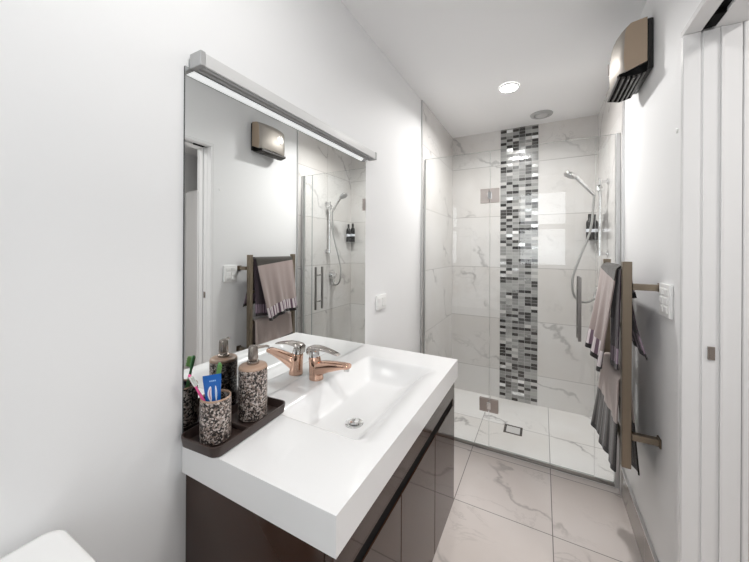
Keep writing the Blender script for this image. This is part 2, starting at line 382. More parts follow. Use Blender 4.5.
# window behind the viewer: frame, mullions, panes
b = bm_()
fy0, fy1 = REARY-.075, REARY-.02
box(b, WINX0, WINX0+.04, fy0, fy1, WINZ0, WINZ1, .003); box(b, WINX1-.04, WINX1, fy0, fy1, WINZ0, WINZ1, .003)
box(b, WINX0+.04, WINX1-.04, fy0, fy1, WINZ0, WINZ0+.04, .003); box(b, WINX0+.04, WINX1-.04, fy0, fy1, WINZ1-.04, WINZ1, .003)
box(b, WINX0+.04, WINX1-.04, fy0, fy1, 1.635, 1.705, .003)
win = struct('window_1', b, trimw, 'white framed window behind the viewer')
for i, (z0, z1) in enumerate(((WINZ0+.04, 1.635), (1.705, WINZ1-.04))):
    b = bm_(); box(b, WINX0+.04, WINX1-.04, REARY-.05, REARY-.044, z0, z1); struct('window_pane', b, clear_glass, None, win)
b = bm_()
box(b, WINX0-.07, WINX1+.07, REARY, REARY+.015, WINZ1, WINZ1+.07, .003); box(b, WINX0-.07, WINX1+.07, REARY, REARY+.03, WINZ0-.03, WINZ0, .003)
box(b, WINX0-.07, WINX0, REARY, REARY+.015, WINZ0, WINZ1, .003); box(b, WINX1, WINX1+.07, REARY, REARY+.015, WINZ0, WINZ1, .003)
struct('window_architrave', b, trimw, None, win)

# the room beyond the door
b = bm_(); box(b, 2.8, 2.9, REARY-.0, 2.9, 0, H); struct('wall_hall_right', b, paint)
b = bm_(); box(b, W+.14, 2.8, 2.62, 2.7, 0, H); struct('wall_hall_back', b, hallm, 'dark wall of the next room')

# ------------------------------------------------------------------ vanity
vc = thing('vanity_cabinet', (0.22, 0.906, 0.24), 'wall-hung vanity cabinet in dark brown high gloss under the white basin', 'cabinet')
VY0, VY1, VX, VZ0, VZ1 = 0.466, 1.352, 0.424, 0.252, 0.779
b = bm_(); box(b, 0.0012, VX, VY0, VY0+.018, VZ0, VZ1, .0015); box(b, 0.0012, VX, VY1-.018, VY1, VZ0, VZ1, .0015)
box(b, 0.0012, VX-.001, VY0+.018, VY1-.018, VZ0, VZ0+.018); box(b, 0.0012, .024, VY0+.018, VY1-.018, VZ0+.018, VZ1)
obj('carcass', b, brown_gloss, vc)
b = bm_(); box(b, VX+.001, VX+.020, VY0, VY1, .703, VZ1, .0015); box(b, VX+.001, VX+.020, VY1-.028, VY1, .671, .703)
obj('top_rail', b, brown_gloss, vc)
b = bm_(); box(b, VX-.03, VX+.0165, VY0+.001, VY1-.0285, .6715, .7025); obj('handle_recess', b, black, vc)['label'] = 'black finger-pull recess along the front'
for y0, y1 in ((VY0, .777), (.780, 1.078), (1.081, VY1)):
    b = bm_(); box(b, VX+.001, VX+.020, y0, y1, VZ0, .671, .0015); obj('door', b, brown_gloss, vc)

# washbasin top with moulded bowl
CX, CY0, CY1, CZ, CT = 0.4565, 0.457, 1.356, 0.858, 0.076
def ramp(t): t = max(0, min(1, t)); return t
def smin(a, b, k=.10):
    h = max(k-abs(a-b), 0)/k; return min(a, b)-h*h*k/4
def bowl(x, y):
    def st(t): t = ramp(t); return t*t*(3-2*t)
    bx = smin(ramp((x-.098)/.055), st((.43-x)/.17), .25); by = smin(ramp((y-.66)/.085), ramp((1.21-y)/.09), .2)
    r = ramp(smin(bx, by, .35)); r = st(r)*.6 + r*.4
    dd = math.hypot(x-.258, y-.84)
    return .074*r + .010*r*max(0, 1-dd/.3)
wb = thing('washbasin', (.228, .9, CZ-CT), 'thick white rectangular washbasin top with a shallow moulded bowl', 'washbasin')
b = bm_(); NX, NY = 76, 150
g = [[b.verts.new((.0015+(CX-.0015)*i/NX, CY0+(CY1-CY0)*j/NY, CZ-bowl(CX*i/NX, CY0+(CY1-CY0)*j/NY))) for j in range(NY+1)] for i in range(NX+1)]
for i in range(NX):
    for j in range(NY): b.faces.new((g[i][j], g[i+1][j], g[i+1][j+1], g[i][j+1]))
ring = [g[i][0] for i in range(NX+1)] + [g[NX][j] for j in range(1, NY+1)] + [g[i][NY] for i in range(NX-1, -1, -1)] + [g[0][j] for j in range(NY-1, 0, -1)]
zlow = CZ-CT
low = [b.verts.new((v.co.x, v.co.y, zlow)) for v in ring]
for k in range(len(ring)): b.faces.new((ring[k], low[k], low[(k+1) % len(ring)], ring[(k+1) % len(ring)]))
# bottom with a hollow for the bowl is never seen; a flat rim is enough
b.faces.new(low[::-1])
ws = obj('basin_top', b, white_solid, wb, 30)
bz = CZ-bowl(.258, .838)
b = bm_(); lathe(b, [(.0, .0005), (.016, .0005), (.018, .003), (.026, .0045), (.0285, .003), (.0295, .0005), (.0295, -.004), (0, -.004)], (.258, .838, bz+.001), 36)
dr = obj('drain_ring', b, chrome, wb)
b = bm_(); lathe(b, [(.0, .012), (.008, .0118), (.0155, .0095), (.017, .0075), (.017, .005), (.006, .004), (.006, 0)], (.258, .838, bz+.001), 32)
obj('drain_plug', b, chrome, dr)

# basin mixer tap
tp = thing('basin_tap', (.052, .907, CZ), 'chrome single-lever basin tap in front of the mirror, warm reflection tinted into its body', 'tap')
TY = .907
def ell(cx, cz, rx, ry, tilt, n=24, y=TY):
    # ring around a point, its normal tilted in the x-z plane by tilt from vertical
    out = []
    for k in range(n):
        a = 2*PI*k/n; dx = rx*math.cos(a)
        out.append((cx+dx*math.cos(tilt), y+ry*math.sin(a), cz-dx*math.sin(tilt)))
    return out
b = bm_()
loft(b, [ell(.054, CZ+.0005, .0265, .025, 0), ell(.054, CZ+.004, .0268, .0252, 0), ell(.052, CZ+.022, .0245, .0235, .0), ell(.049, CZ+.05, .0225, .022, -.05), ell(.046, CZ+.074, .0215, .0215, -.08), ell(.0455, CZ+.079, .0195, .0195, -.08)])
# spout: swept out of the lower body
sp_pts = [(.048, .032, .026, .0215), (.075, .043, .0235, .0215), (.105, .053, .0190, .0205), (.140, .0610, .0145, .0195), (.172, .067, .0105, .018), (.190, .0685, .0095, .017), (.194, .0685, .0075, .015)]
rings = []
for (x, z, ha, hb) in sp_pts:
    t = math.atan2(.30, 1.0)*(1 if x < .15 else .4)
    rings.append([(x - math.sin(t)*ha*math.sin(2*PI*k/24)*.9, TY+hb*math.copysign(abs(math.cos(2*PI*k/24))**.7, math.cos(2*PI*k/24)), CZ+z+ha*math.copysign(abs(math.sin(2*PI*k/24))**.8, math.sin(2*PI*k/24))) for k in range(24)])
loft(b, rings)
obj('tap_body', b, tinted_chrome, tp, 50)
b = bm_(); lathe(b, [(0, -.004), (.0095, -.004), (.0095, .004), (.0075, .004), (.0075, .001), (0, .001)], (.184, TY, CZ+.056), 20); obj('aerator', b, chrome, tp)
b = bm_()
loft(b, [ell(.0455, CZ+.080, .0185, .019, -.08), ell(.045, CZ+.088, .0185, .019, -.06), ell(.0445, CZ+.098, .0165, .017, 0), ell(.044, CZ+.105, .008, .009, 0)])
obj('cartridge_collar', b, chrome, tp)
b = bm_(); rings = []
for (x, z, h, wd) in ((.020, .097, .010, .014), (.022, .104, .013, .018), (.034, .111, .0105, .021), (.055, .1165, .0075, .020), (.085, .1165, .0055, .0175), (.115, .113, .0045, .015), (.142, .1075, .0035, .0125), (.152, .105, .0022, .009)):
    rings.append([(x, TY+wd*math.copysign(abs(math.cos(a))**.6, math.cos(a)), CZ+z-.004+h*math.copysign(abs(math.sin(a))**.7, math.sin(a))) for a in [2*PI*k/20 for k in range(20)]])
loft(b, rings); obj('lever', b, lever_m, tp, 50)

# ------------------------------------------------------------------ things on the basin
TR = math.radians(4.0)
tray = thing('vanity_tray', (.070, .563, CZ), 'dark brown rectangular tray with rounded corners at the near end of the basin', 'tray')
b = bm_(); cx, cy = .070, .563; TWd, TL = .130, .244
def trr(w_, l_, r, z): return [(x, y, CZ+z) for x, y in rrect(cx, cy, w_, l_, r)]
loft(b, [trr(TWd-.012, TL-.012, .016, .0005), trr(TWd-.006, TL-.006, .019, .003), trr(TWd, TL, .022, .024), trr(TWd-.001, TL-.001, .0215, .0265), trr(TWd-.008, TL-.008, .018, .0265), trr(TWd-.010, TL-.010, .017, .024), trr(TWd-.018, TL-.018, .013, .006), trr(TWd-.03, TL-.03, .008, .005)])
obj('tray_body', b, tray_m, tray, 40)
b = bm_(); box(b, cx-.0505, cx+.0505, cy-.018, cy-.013, CZ+.0055, CZ+.019, .0015); obj('divider', b, tray_m, tray)
tray.rotation_euler = (0, 0, TR)
def ontray(dx, dy, z=.0065):
    return (cx+dx*math.cos(TR)-dy*math.sin(TR), cy+dx*math.sin(TR)+dy*math.cos(TR), CZ+z)
cpos = ontray(-.002, -.067)
cup = thing('toothbrush_cup', cpos, 'speckled stone toothbrush cup at the front of the dark tray', 'cup')
b = bm_(); lathe(b, [(0, 0), (.031, 0), (.0345, .003), (.035, .008), (.035, .096), (.0345, .101)], cpos); lathe(b, [(.0300, .010), (.0, .008)], cpos)
lathe(b, [(.0302, .100), (.0300, .010)], cpos); obj('cup_body', b, granite, cup, 40)
b = bm_(); lathe(b, [(.0345, .1005), (.034, .1035), (.0325, .105), (.031, .104), (.0302, .1000)], cpos); obj('cup_rim', b, granite_rim, cup)['label'] = 'tan rim of the cup'
dpos = ontray(.001, .049)
dis = thing('soap_dispenser', dpos, 'tall speckled stone soap pump at the back of the dark tray', 'soap dispenser')
b = bm_(); lathe(b, [(0, 0), (.034, 0), (.0375, .003), (.038, .008), (.038, .133), (.0378, .1345)], dpos); obj('bottle', b, granite, dis, 40)
b = bm_(); lathe(b, [(.0378, .1342), (.0373, .1385), (.0352, .1415), (.027, .1438), (.018, .1450), (0, .1450)], dpos); obj('shoulder', b, granite_rim, dis, 50)['label'] = 'tan shoulder of the bottle'
b = bm_(); lathe(b, [(.016, .1445), (.0165, .147), (.0165, .152), (.0135, .154), (.0085, .154), (.0085, .157), (.0125, .1575), (.0135, .160), (.0125, .188), (.0115, .1925), (.006, .195), (0, .195)], dpos, 28)
pm = obj('pump', b, bronze_pump, dis, 40)
nd = Vector((.55, .835, 0)).normalized(); b = bm_(); P0 = Vector(dpos)+Vector((0, 0, .188))
tube(b, [P0, P0+nd*.02, P0+nd*.036, P0+nd*.043+Vector((0, 0, -.003))], [.0055, .0045, .0036, .003], 12); obj('nozzle', b, bronze_pump, pm)

# toothpaste tube and brushes standing in the cup
cv = Vector(cpos)
def lin(c): return tuple((v/255/12.92 if v/255 <= .04045 else ((v/255+.055)/1.055)**2.4) for v in c)
tb_blue = pmat('toothpaste_blue', lin((20, 92, 172)), .3); tb_white = pmat('print_white', lin((225, 228, 235)), .35); tb_pink = pmat('print_pink', lin((205, 150, 165)), .35); tb_pale = pmat('print_pale_blue', lin((150, 190, 228)), .35)
red_pl = pmat('red_plastic', lin((200, 60, 45)), .3); pink_pl = pmat('pink_plastic', lin((232, 90, 150)), .3); green_pl = pmat('green_plastic', lin((90, 150, 95)), .3); brist = pmat('bristles', lin((225, 230, 225)), .8); green_br = pmat('green_bristles', lin((120, 165, 95)), .8)
# local frame of the tube: wide side across the view from the camera
vd = Vector((0.774-cv.x, -cv.y, 0)).normalized(); sd = Vector((-vd.y, vd.x, 0)); 
if sd.x < 0: sd = -sd
tb = thing('toothpaste_tube', cv+Vector((0, 0, .011)), 'blue toothpaste tube with white swirl print standing in the cup', 'toothpaste')
upv = (Vector((0, 0, 1)) - sd*.05 - vd*.02).normalized(); base = cv + Vector((0, 0, .024)) - sd*.002 + vd*.008
def tp_ring(t, w_, th, n=20):
    c = base + upv*t
    return [tuple(c + sd*(w_*math.copysign(abs(math.cos(2*PI*k/n))**.8, math.cos(2*PI*k/n))) + vd*(th*math.sin(2*PI*k/n))) for k in range(n)]
b = bm_(); loft(b, [tp_ring(.020, .006, .006), tp_ring(.024, .0135, .012), tp_ring(.05, .0150, .0105), tp_ring(.085, .0172, .006), tp_ring(.118, .0195, .0022), tp_ring(.122, .0200, .0009), tp_ring(.134, .0200, .0008)]); tbo = obj('tube_body', b, tb_blue, tb, 50)
b = bm_(); loft(b, [tp_ring(.0, .0095, .0095), tp_ring(.016, .0090, .0090), tp_ring(.0205, .007, .007)]); obj('cap', b, red_pl, tb)
def tube_decal(pts, off, mat, name, thick=.0006):
    # patch in front of the tube face following its taper: pts in (s along width, t up)
    b = bm_(); fr = []; bk = []
    for s, t in pts:
        th = .0105 + (t-.05)/(.122-.05)*(.0009-.0105)
        wv = .0150 + (t-.05)/(.122-.05)*(.0200-.0150)
        dep = th*math.sqrt(max(0, 1-min(1, abs(s)/wv)**2.4))
        c = base + upv*t + sd*s + vd*(dep+off)
        fr.append(b.verts.new(c)); bk.append(b.verts.new(c - vd*thick))
    nn = len(pts); b.faces.new(fr); b.faces.new(bk[::-1])
    for k in range(nn): b.faces.new((fr[k], bk[k], bk[(k+1) % nn], fr[(k+1) % nn]))
    obj(name, b, mat, tb)
def swirl(s0, t0, wd, ht, lean):
    L = []; R = []
    for k in range(13):
        q = k/12; c = s0 + lean*math.sin(q*PI) ; hw = wd*math.sin(PI*min(1, max(.0, q*.96+.02)))**.5
        L.append((c-hw, t0+ht*q)); R.append((c+hw, t0+ht*q))
    return L + R[::-1]
tube_decal(swirl(-.0045, .074, .0042, .034, -.0025), .0007, tb_white, 'print_swirl')
tube_decal(swirl(-.0045, .078, .0016, .026, -.0025), .0012, tb_pink, 'print_swirl')
tube_decal(swirl(.0065, .074, .0022, .034, .0006), .0007, tb_white, 'print_swirl')
tube_decal(swirl(.0065, .080, .0009, .020, .0006), .0012, tb_pale, 'print_swirl')
for s0 in (-.006, -.002, .0015, .005): tube_decal([(s0, .1185), (s0+.0026, .1185), (s0+.0026, .1215), (s0, .1215)], .0014, tb_pale, 'print_line')

def brush(name, foot, tip, col, bcol, face, label):
    foot = Vector(foot); tip = Vector(tip); d = (tip-foot).normalized(); L = (tip-foot).length
    t = thing(name, foot, label, 'toothbrush', 'toothbrushes in the cup')
    b = bm_(); tube(b, [foot, foot+d*.02, foot+d*L*.45, foot+d*L*.68, foot+d*L*.78, foot+d*(L-.028), foot+d*(L-.006), tip], [.0035, .0055, .0058, .004, .0032, .0052, .0056, .003], 14, sx=1.0, sy=.75); obj('handle', b, col, t, 60)
    f = (face - d*face.dot(d)).normalized(); s = d.cross(f)
    b = bm_()
    for i in range(8):
        for j in range(3):
            c = tip - d*(.005+.0032*i) + s*(.0032*(j-1)); tube(b, [c+f*.003, c+f*(.0135+.001*((i+j) % 2))], .00135, 6)
    obj('bristles', b, bcol, t)
brush('toothbrush', cv+Vector((.004, .012, .0105)), cv+Vector((-.024, -.052, .168)), pink_pl, brist, Vector((1, -.3, .2)), 'pink toothbrush leaning to the left behind the blue toothpaste tube')
brush('toothbrush', cv+Vector((-.008, -.012, .0105)), cv+Vector((-.014, .020, .176)), green_pl, green_br, Vector((.9, -.5, 0)), 'green toothbrush standing upright behind the blue toothpaste tube')

# ------------------------------------------------------------------ mirror and its light
mr = thing('wall_mirror', (0.0, .9, .8615), 'frameless wall mirror standing on the back edge of the basin', 'mirror')
b = bm_(); box(b, 0.0005, .0055, .4575, 1.345, .8600, 1.772)
b.faces.ensure_lookup_table()
for f in b.faces:
    f.material_index = 0 if f.calc_center_median().x > .0054 else 1
obj('mirror_glass', b, [mirror_m, mirror_e], mr, 0)
LB0, LB1 = .468, 1.380
ml = thing('mirror_light', (0.0, .92, 1.768), 'long silver light bar with a frosted diffuser above the mirror', 'light fitting')
b = bm_(); box(b, .0065, .030, LB0+.012, LB1-.012, 1.7835, 1.8035, .001); box(b, .0065, .020, LB0+.012, LB1-.012, 1.7765, 1.7835, .001); box(b, .0065, .010, LB0+.012, LB1-.012, 1.7715, 1.7765); obj('housing', b, alu_p, ml)
b = bm_(); prism(b, [(.0440, 1.7705), (.046, 1.7700), (.0478, 1.7715), (.0482, 1.785), (.0478, 1.802), (.046, 1.8035), (.0305, 1.8035), (.0305, 1.8005), (.0445, 1.8005), (.0448, 1.785), (.0442, 1.7735)], 'y', LB0+.014, LB1-.014); obj('diffuser', b, diff_m, ml)
for y0, y1 in ((LB0, LB0+.0135), (LB1-.0135, LB1)):
    b = bm_(); box(b, .0062, .0495, y0, y1, 1.7690, 1.8050, .0015); obj('end_cap', b, alu_p, ml)
glow_m = bpy.data.materials.new('glow_band'); glow_m.use_nodes = True  # unlit fitting; glow added so this band shows bright in the mirror
_l = glow_m.node_tree.nodes['Principled BSDF']; _l.inputs['Base Color'].default_value = (.85, .85, .85, 1); _l.inputs['Emission Color'].default_value = (1, 1, 1, 1); _l.inputs['Emission Strength'].default_value = .75
b = bm_(); prism(b, [(.0425, 1.7712), (.0435, 1.7725), (.0315, 1.7835), (.0302, 1.7820)], 'y', LB0+.015, LB1-.015); obj('inner_band', b, glow_m, ml)['label'] = 'white inner band of the diffuser lip, glow added'
b = bm_(); box(b, .0012, .0062, LB0+.02, LB1-.02, 1.7725, 1.802); obj('back_strip', b, black, ml)

# ------------------------------------------------------------------ switches
def plate(name, x, y0, y1, z0, z1, s, rows, cols, label):
    t = thing(name, (x, (y0+y1)/2, z0), label, 'switch')
    b = bm_(); xs = sorted((x+s*.0005, x+s*.011)); box(b, xs[0], xs[1], y0, y1, z0, z1, .0025, 3); obj('plate', b, plast, t)
    mw, mh = .012, .012; cw, ch = (y1-y0-2*mw)/cols, (z1-z0-2*mh)/rows
    for i in range(cols):
        for j in range(rows):
            b = bm_(); xs = sorted((x+s*.0105, x+s*.0145)); a = y0+mw+cw*i; c = z0+mh+ch*j
            box(b, xs[0], xs[1], a+.004, a+cw-.004, c+.004, c+ch-.004, .0012); obj('rocker', b, plast, t)
plate('light_switch', 0.0, 1.462, 1.575, 1.005, 1.083, 1, 1, 2, 'white two-gang switch on the left wall beyond the mirror')
plate('switch_panel', W, 1.412, 1.518, 1.095, 1.210, -1, 3, 2, 'white six-button switch panel on the right wall beside the towel rail')
b = bm_()
for k in range(1): 
    prof = [(0, .004), (.005, .0038), (.008, .0025), (.009, .0)]
    seg = 20
    rings = [[(W-h-.0003, 1.386+r*math.cos(2*PI*q/seg), 1.724+r*math.sin(2*PI*q/seg)) for q in range(seg)] for r, h in reversed(prof) if r > 0]
    loft(b, rings)
top('wall_button', b, plast, (W, 1.386, 1.724), 'tiny round white cap on the right wall beside the door frame', 'wall cap')

# ------------------------------------------------------------------ fan heater on the right wall
fh = thing('fan_heater', (W, 1.76, 2.04), 'silver wall fan heater high on the right wall, warm reflection tinted into its ends', 'heater')
HY0, HY1 = 1.632, 1.888
def hsec(y, front, inset=0.0):
    # cover outline in (x, z) at station y; front = how far it stands off the wall
    x0 = W-.022; xf = W-front
    return [(x0, y, 2.270-inset), (xf+.022, y, 2.262-inset), (xf+.006, y, 2.246-inset), (xf, y, 2.222), (xf-.004, y, 2.13), (xf-.001, y, 2.075), (xf+.006, y, 2.066), (x0, y, 2.092)]
b = bm_()
loft(b, [hsec(HY0, .094), hsec(HY0+.004, .098), hsec(HY0+.03, .106), hsec(HY0+.075, .115), hsec(1.76, .119), hsec(HY1-.075, .115), hsec(HY1-.03, .106), hsec(HY1-.004, .098), hsec(HY1, .094)])
b.faces.ensure_lookup_table(); bmesh.ops.recalc_face_normals(b, faces=b.faces)
for f in b.faces: f.material_index = 1 if abs(f.normal.y) > .8 else 0
obj('cover', b, [silver_shell, taup], fh, 40)
b = bm_(); box(b, W-.0215, W-.0005, HY0+.006, HY1-.006, 2.062, 2.268, .004); obj('back_plate', b, blackg, fh)
b = bm_(); prism(b, [(W-.022, 2.088), (W-.112, 2.0635), (W-.110, 2.054), (W-.060, 2.048), (W-.022, 2.056)], 'y', HY0+.010, HY1-.010); gr = obj('grille_body', b, black, fh)
for k in range(6):
    q = k/5; xa = W-.113+.086*q; za = 2.0465+.004*q-.012*math.sin(PI*q)
    b = bm_(); prism(b, [(xa-.0045, za+.014), (xa-.0035, za+.001), (xa+.0035, za+.001), (xa+.0045, za+.014)], 'y', HY0+.012, HY1-.012); obj('slat', b, pmat('grille_slat_plastic', (.07, .065, .06), .35) if k == 0 else bpy.data.materials['grille_slat_plastic'], gr)
b = bm_(); prism(b, [(W-.117, 2.062), (W-.1165, 2.047), (W-.07, 2.036), (W-.026, 2.047), (W-.022, 2.085)], 'y', HY1-.0115, HY1-.0085); obj('end_cheek', b, blackg, gr)
b = bm_()
seg = 32; kc = (1.822, 2.175); 
loft(b, [[(W-x, kc[0]+r*math.cos(2*PI*q/seg), kc[1]+r*math.sin(2*PI*q/seg)) for q in range(seg)] for r, x in ((.032, .112), (.032, .1175), (.031, .1185), (.010, .1188))]); dl = obj('dial', b, pmat('dark_brushed_steel', (.34, .33, .32), .45, .9), fh)
b = bm_(); box(b, W-.1225, W-.1183, kc[0]-.005, kc[0]+.005, kc[1]-.027, kc[1]+.027, .002); obj('dial_grip', b, nickel, dl)

# ------------------------------------------------------------------ heated towel rail and towels
RX = 1.065; RY0, RY1 = 1.552, 1.985; RZ0, RZ1 = .483, 1.284
trl = thing('towel_rail', (W, 1.77, RZ0), 'brushed steel ladder towel rail on the right wall, tinted brown by reflection, hung with towels', 'towel rail')
for y in (RY0, RY1):
    b = bm_(); box(b, RX-.015, RX+.015, y-.015, y+.015, RZ0, RZ1, .0015); obj('post', b, rail_m, trl)
rung_z = (.56, .80, 1.02, 1.245)
for z in rung_z:
    b = bm_(); box(b, RX-.009, RX+.009, RY0+.015, RY1-.015, z-.009, z+.009, .001); obj('rung', b, rail_m, trl)
for y in (RY0-.012, RY1-.0):
    for z in (1.188, .612):
        b = bm_(); box(b, RX+.0155, W-.0005, y-.012, y+.012, z-.012, z+.012, .001); box(b, W-.006, W-.0006, y-.019, y+.019, z-.017, z+.017, .001); obj('bracket', b, rail_m, trl)

def drape(bm, y0f, y1f, ztop, lenf, lenb, xoff_f, xoff_b, nu=46, half=.0145, thick=.005, rad=.012, cx=RX, vhem=None):
    """cloth over a rung: s runs from the front hem over the rung to the back hem; y0f/y1f(s) bound it in y"""
    uvl = bm.loops.layers.uv.verify()
    nf, nt, nb = 40, 8, 34
    rows = []
    for i in range(nf+nt+nb+1):
        row = []
        for j in range(nu+1):
            u = j/nu; lf, lb = lenf(u), lenb(u)
            if i <= nf:
                q = 1-i/nf; s = lf*q; z = ztop-s; x = cx-half-xoff_f(u, q); dist = lf*(1-q); side = q
                y = y0f(q, 1)+(y1f(q, 1)-y0f(q, 1))*u
            elif i < nf+nt:
                a = PI*(i-nf)/nt; x = cx-half*math.cos(a)-xoff_f(u, 0)*(1-a/PI)+xoff_b(u, 0)*(a/PI); z = ztop+half*math.sin(a); dist = lf+.01
                y = y0f(0, 1)+(y1f(0, 1)-y0f(0, 1))*u
            else:
                q = (i-nf-nt)/nb; s = lb*q; z = ztop-s; x = cx+half+xoff_b(u, q); dist = lb*(1-q)
                y = y0f(q, -1)+(y1f(q, -1)-y0f(q, -1))*u
            row.append((Vector((x, y, z)), u, dist))
        rows.append(row)
    # thick cloth: front and back sheets offset along x/normal
    def sheet(off):
        V = []
        for i, row in enumerate(rows):
            r = []
            for j, (p, u, d) in enumerate(row):
                a = rows[max(i-1, 0)][j][0]; c = rows[min(i+1, len(rows)-1)][j][0]; e = row[max(j-1, 0)][0]; f = row[min(j+1, nu)][0]
                nrm = (c-a).cross(f-e); nrm = nrm.normalized() if nrm.length > 1e-9 else Vector((1, 0, 0))
                r.append(bm.verts.new(p+nrm*off))
            V.append(r)
        return V
    A, B = sheet(thick/2), sheet(-thick/2)
    def face(vs, uvs):
        f = bm.faces.new(vs)
        for lp, uv in zip(f.loops, uvs): lp[uvl].uv = uv
    wid = abs(y1f(0, 1)-y0f(0, 1))
    def U(i, j): return (rows[i][j][1]*wid, rows[i][j][2])
    n = len(rows)
    for i in range(n-1):
        for j in range(nu):
            q = (U(i, j), U(i, j+1), U(i+1, j+1), U(i+1, j))
            face((A[i][j], A[i][j+1], A[i+1][j+1], A[i+1][j]), q)
            face((B[i][j], B[i+1][j], B[i+1][j+1], B[i][j+1]), (q[0], q[3], q[2], q[1]))
        for j in (0, nu): face((A[i][j], A[i+1][j], B[i+1][j], B[i][j]), (U(i, j), U(i+1, j), U(i+1, j), U(i, j)))
    for i in (0, n-1):
        for j in range(nu): face((A[i][j], B[i][j], B[i][j+1], A[i][j+1]), (U(i, j), U(i, j), U(i, j+1), U(i, j+1)))
    return bm
mauve = lin((163, 148, 144)); 
towel_up = towel_mat('striped_towel', mauve, lin((222, 214, 216)), lin((112, 88, 104)), lin((26, 20, 22)), .095, .030, -.028)
towel_back = towel_mat('dark_striped_towel', lin((58, 44, 54)), lin((150, 130, 146)), lin((74, 56, 70)), lin((40, 32, 38)), .085, .026)
towel_lo = towel_mat('dark_hem_towel', lin((166, 152, 147)), lin((34, 31, 30)), lin((80, 74, 71)), lin((16, 14, 15)), .20, .020)
# upper hand towel: hung askew over the top rung
tw = thing('hand_towel', (RX, 1.77, 1.25), 'mauve hand towel with striped hem hung askew over the top rung', 'towel')
b = bm_()
drape(b, lambda q, s: 1.585+.085*q if s > 0 else 1.645+.0*q, lambda q, s: 1.950+.005*q if s > 0 else 1.930-.02*q, 1.245,
      lambda u: .445-.055*u+.008*math.sin(9*u), lambda u: .11+.01*math.sin(7*u),
      lambda u, q: .006+q*(.034+.022*u)+.012*math.sin(u*15+.8)*q+.006*math.sin(u*31)*q, lambda u, q: .006+q*.022+.004*math.sin(u*17)*q, half=.0205)
obj('towel_cloth', b, towel_up, tw, 60)
# the dark towel folded beneath it
tw2 = thing('dark_towel', (RX, 1.75, 1.25), 'dark plum towel beneath the mauve hand towel on the top rung, showing at the side', 'towel')
b = bm_()
drape(b, lambda q, s: 1.574+.012*q if s > 0 else 1.580-.035*q, lambda q, s: 1.76-.02*q if s > 0 else 1.80-.05*q, 1.245,
      lambda u: .40+.02*u, lambda u: .335-.02*u,
      lambda u, q: .000+q*.008+.004*math.sin(u*12)*q, lambda u, q: .000+q*q*.048+.006*math.sin(u*14)*q*q, half=.0135, thick=.004)
obj('towel_cloth', b, towel_back, tw2, 60)
# bath towel on the lower rung
tw3 = thing('bath_towel', (RX, 1.77, .80), 'pale towel with a dark striped lower end hung over the lower rung', 'towel')
b = bm_()
drape(b, lambda q, s: 1.584+.010*q if s > 0 else 1.590-.01*q, lambda q, s: 1.945+.01*q if s > 0 else 1.90, .80,
      lambda u: .375-.03*u+.022*u*(1-u)*4*.3, lambda u: .355+.01*math.sin(6*u),
      lambda u, q: .004+q*(.006+.038*u)+.008*math.sin(u*16)*q+.004*math.sin(u*37)*q, lambda u, q: .006+q*.026+.006*math.sin(u*15)*q)
obj('towel_cloth', b, towel_lo, tw3, 60)

# ------------------------------------------------------------------ shower screen
GY, GT = 2.207, .008; GZ1 = 1.985
def pane(name, x0, x1, z0, z1, parent):
    b = bm_(); box(b, x0, x1, GY-GT/2, GY+GT/2, z0, z1)
    for f in b.faces:
        f.material_index = 0 if abs(f.calc_center_median().y-GY) > GT*.45 else 1
    return obj(name, b, [clear_glass, glass_edge], parent, 0)
fx = thing('shower_screen_panel', (.24, GY, 0), 'fixed clear glass shower panel on the left, beside the vanity', 'shower screen')
pane('glass', .016, .464, .018, GZ1, fx)
b = bm_(); box(b, .0085, .0155, GY-.013, GY+.013, .0005, GZ1, .001); obj('wall_channel', b, alu, fx)
b = bm_(); box(b, .0157, W-.0275, GY-.013, GY+.011, .0005, .012, .001); top('shower_threshold', b, pmat('dark_satin_metal', (.36, .34, .32), .35, 1.0), (W/2, GY, .0005), 'low metal threshold strip under the glass shower screen', 'threshold')
rx_ = thing('shower_screen_panel', (1.10, GY, 0), 'narrow fixed clear glass shower panel on the right, behind the towel rail', 'shower screen')
pane('glass', 1.046, 1.1365, .018, GZ1, rx_)
b = bm_(); box(b, 1.1370, 1.1565, GY-.016, GY+.016, .0005, GZ1, .001); obj('wall_channel', b, alu, rx_)
sd_ = thing('shower_door', (.75, GY, .02), 'frameless clear glass shower door with upright bar handles', 'shower door')
pane('glass', .467, 1.043, .022, GZ1, sd_)
for z0, z1 in ((1.640, 1.735), (.252, .338)):
    b = bm_()
    for s in (-1, 1):
        ys = sorted((GY+s*GT/2, GY+s*(GT/2+.006))); box(b, .405, .462, ys[0], ys[1], z0, z1, .0012); box(b, .468, .523, ys[0], ys[1], z0, z1, .0012)
    hg = obj('hinge', b, nickel, sd_)
    b = bm_(); box(b, .452, .478, GY-GT/2-.013, GY-GT/2-.004, (z0+z1)/2-.024, (z0+z1)/2+.024, .002); obj('hinge_knuckle', b, chrome, hg)
b = bm_()
for s in (-1, 1):
    yy = GY+s*.045
    box(b, .957, .973, yy-.008, yy+.008, .800, 1.172, .002)
    for z in (.87, 1.10): tube(b, [(.965, GY+s*.0045, z), (.965, yy-s*.007, z)], .006, 12)
obj('handle', b, pmat('dark_brushed_handle', (.33, .32, .31), .3, 1.0), sd_)['label'] = 'square steel bar handle'

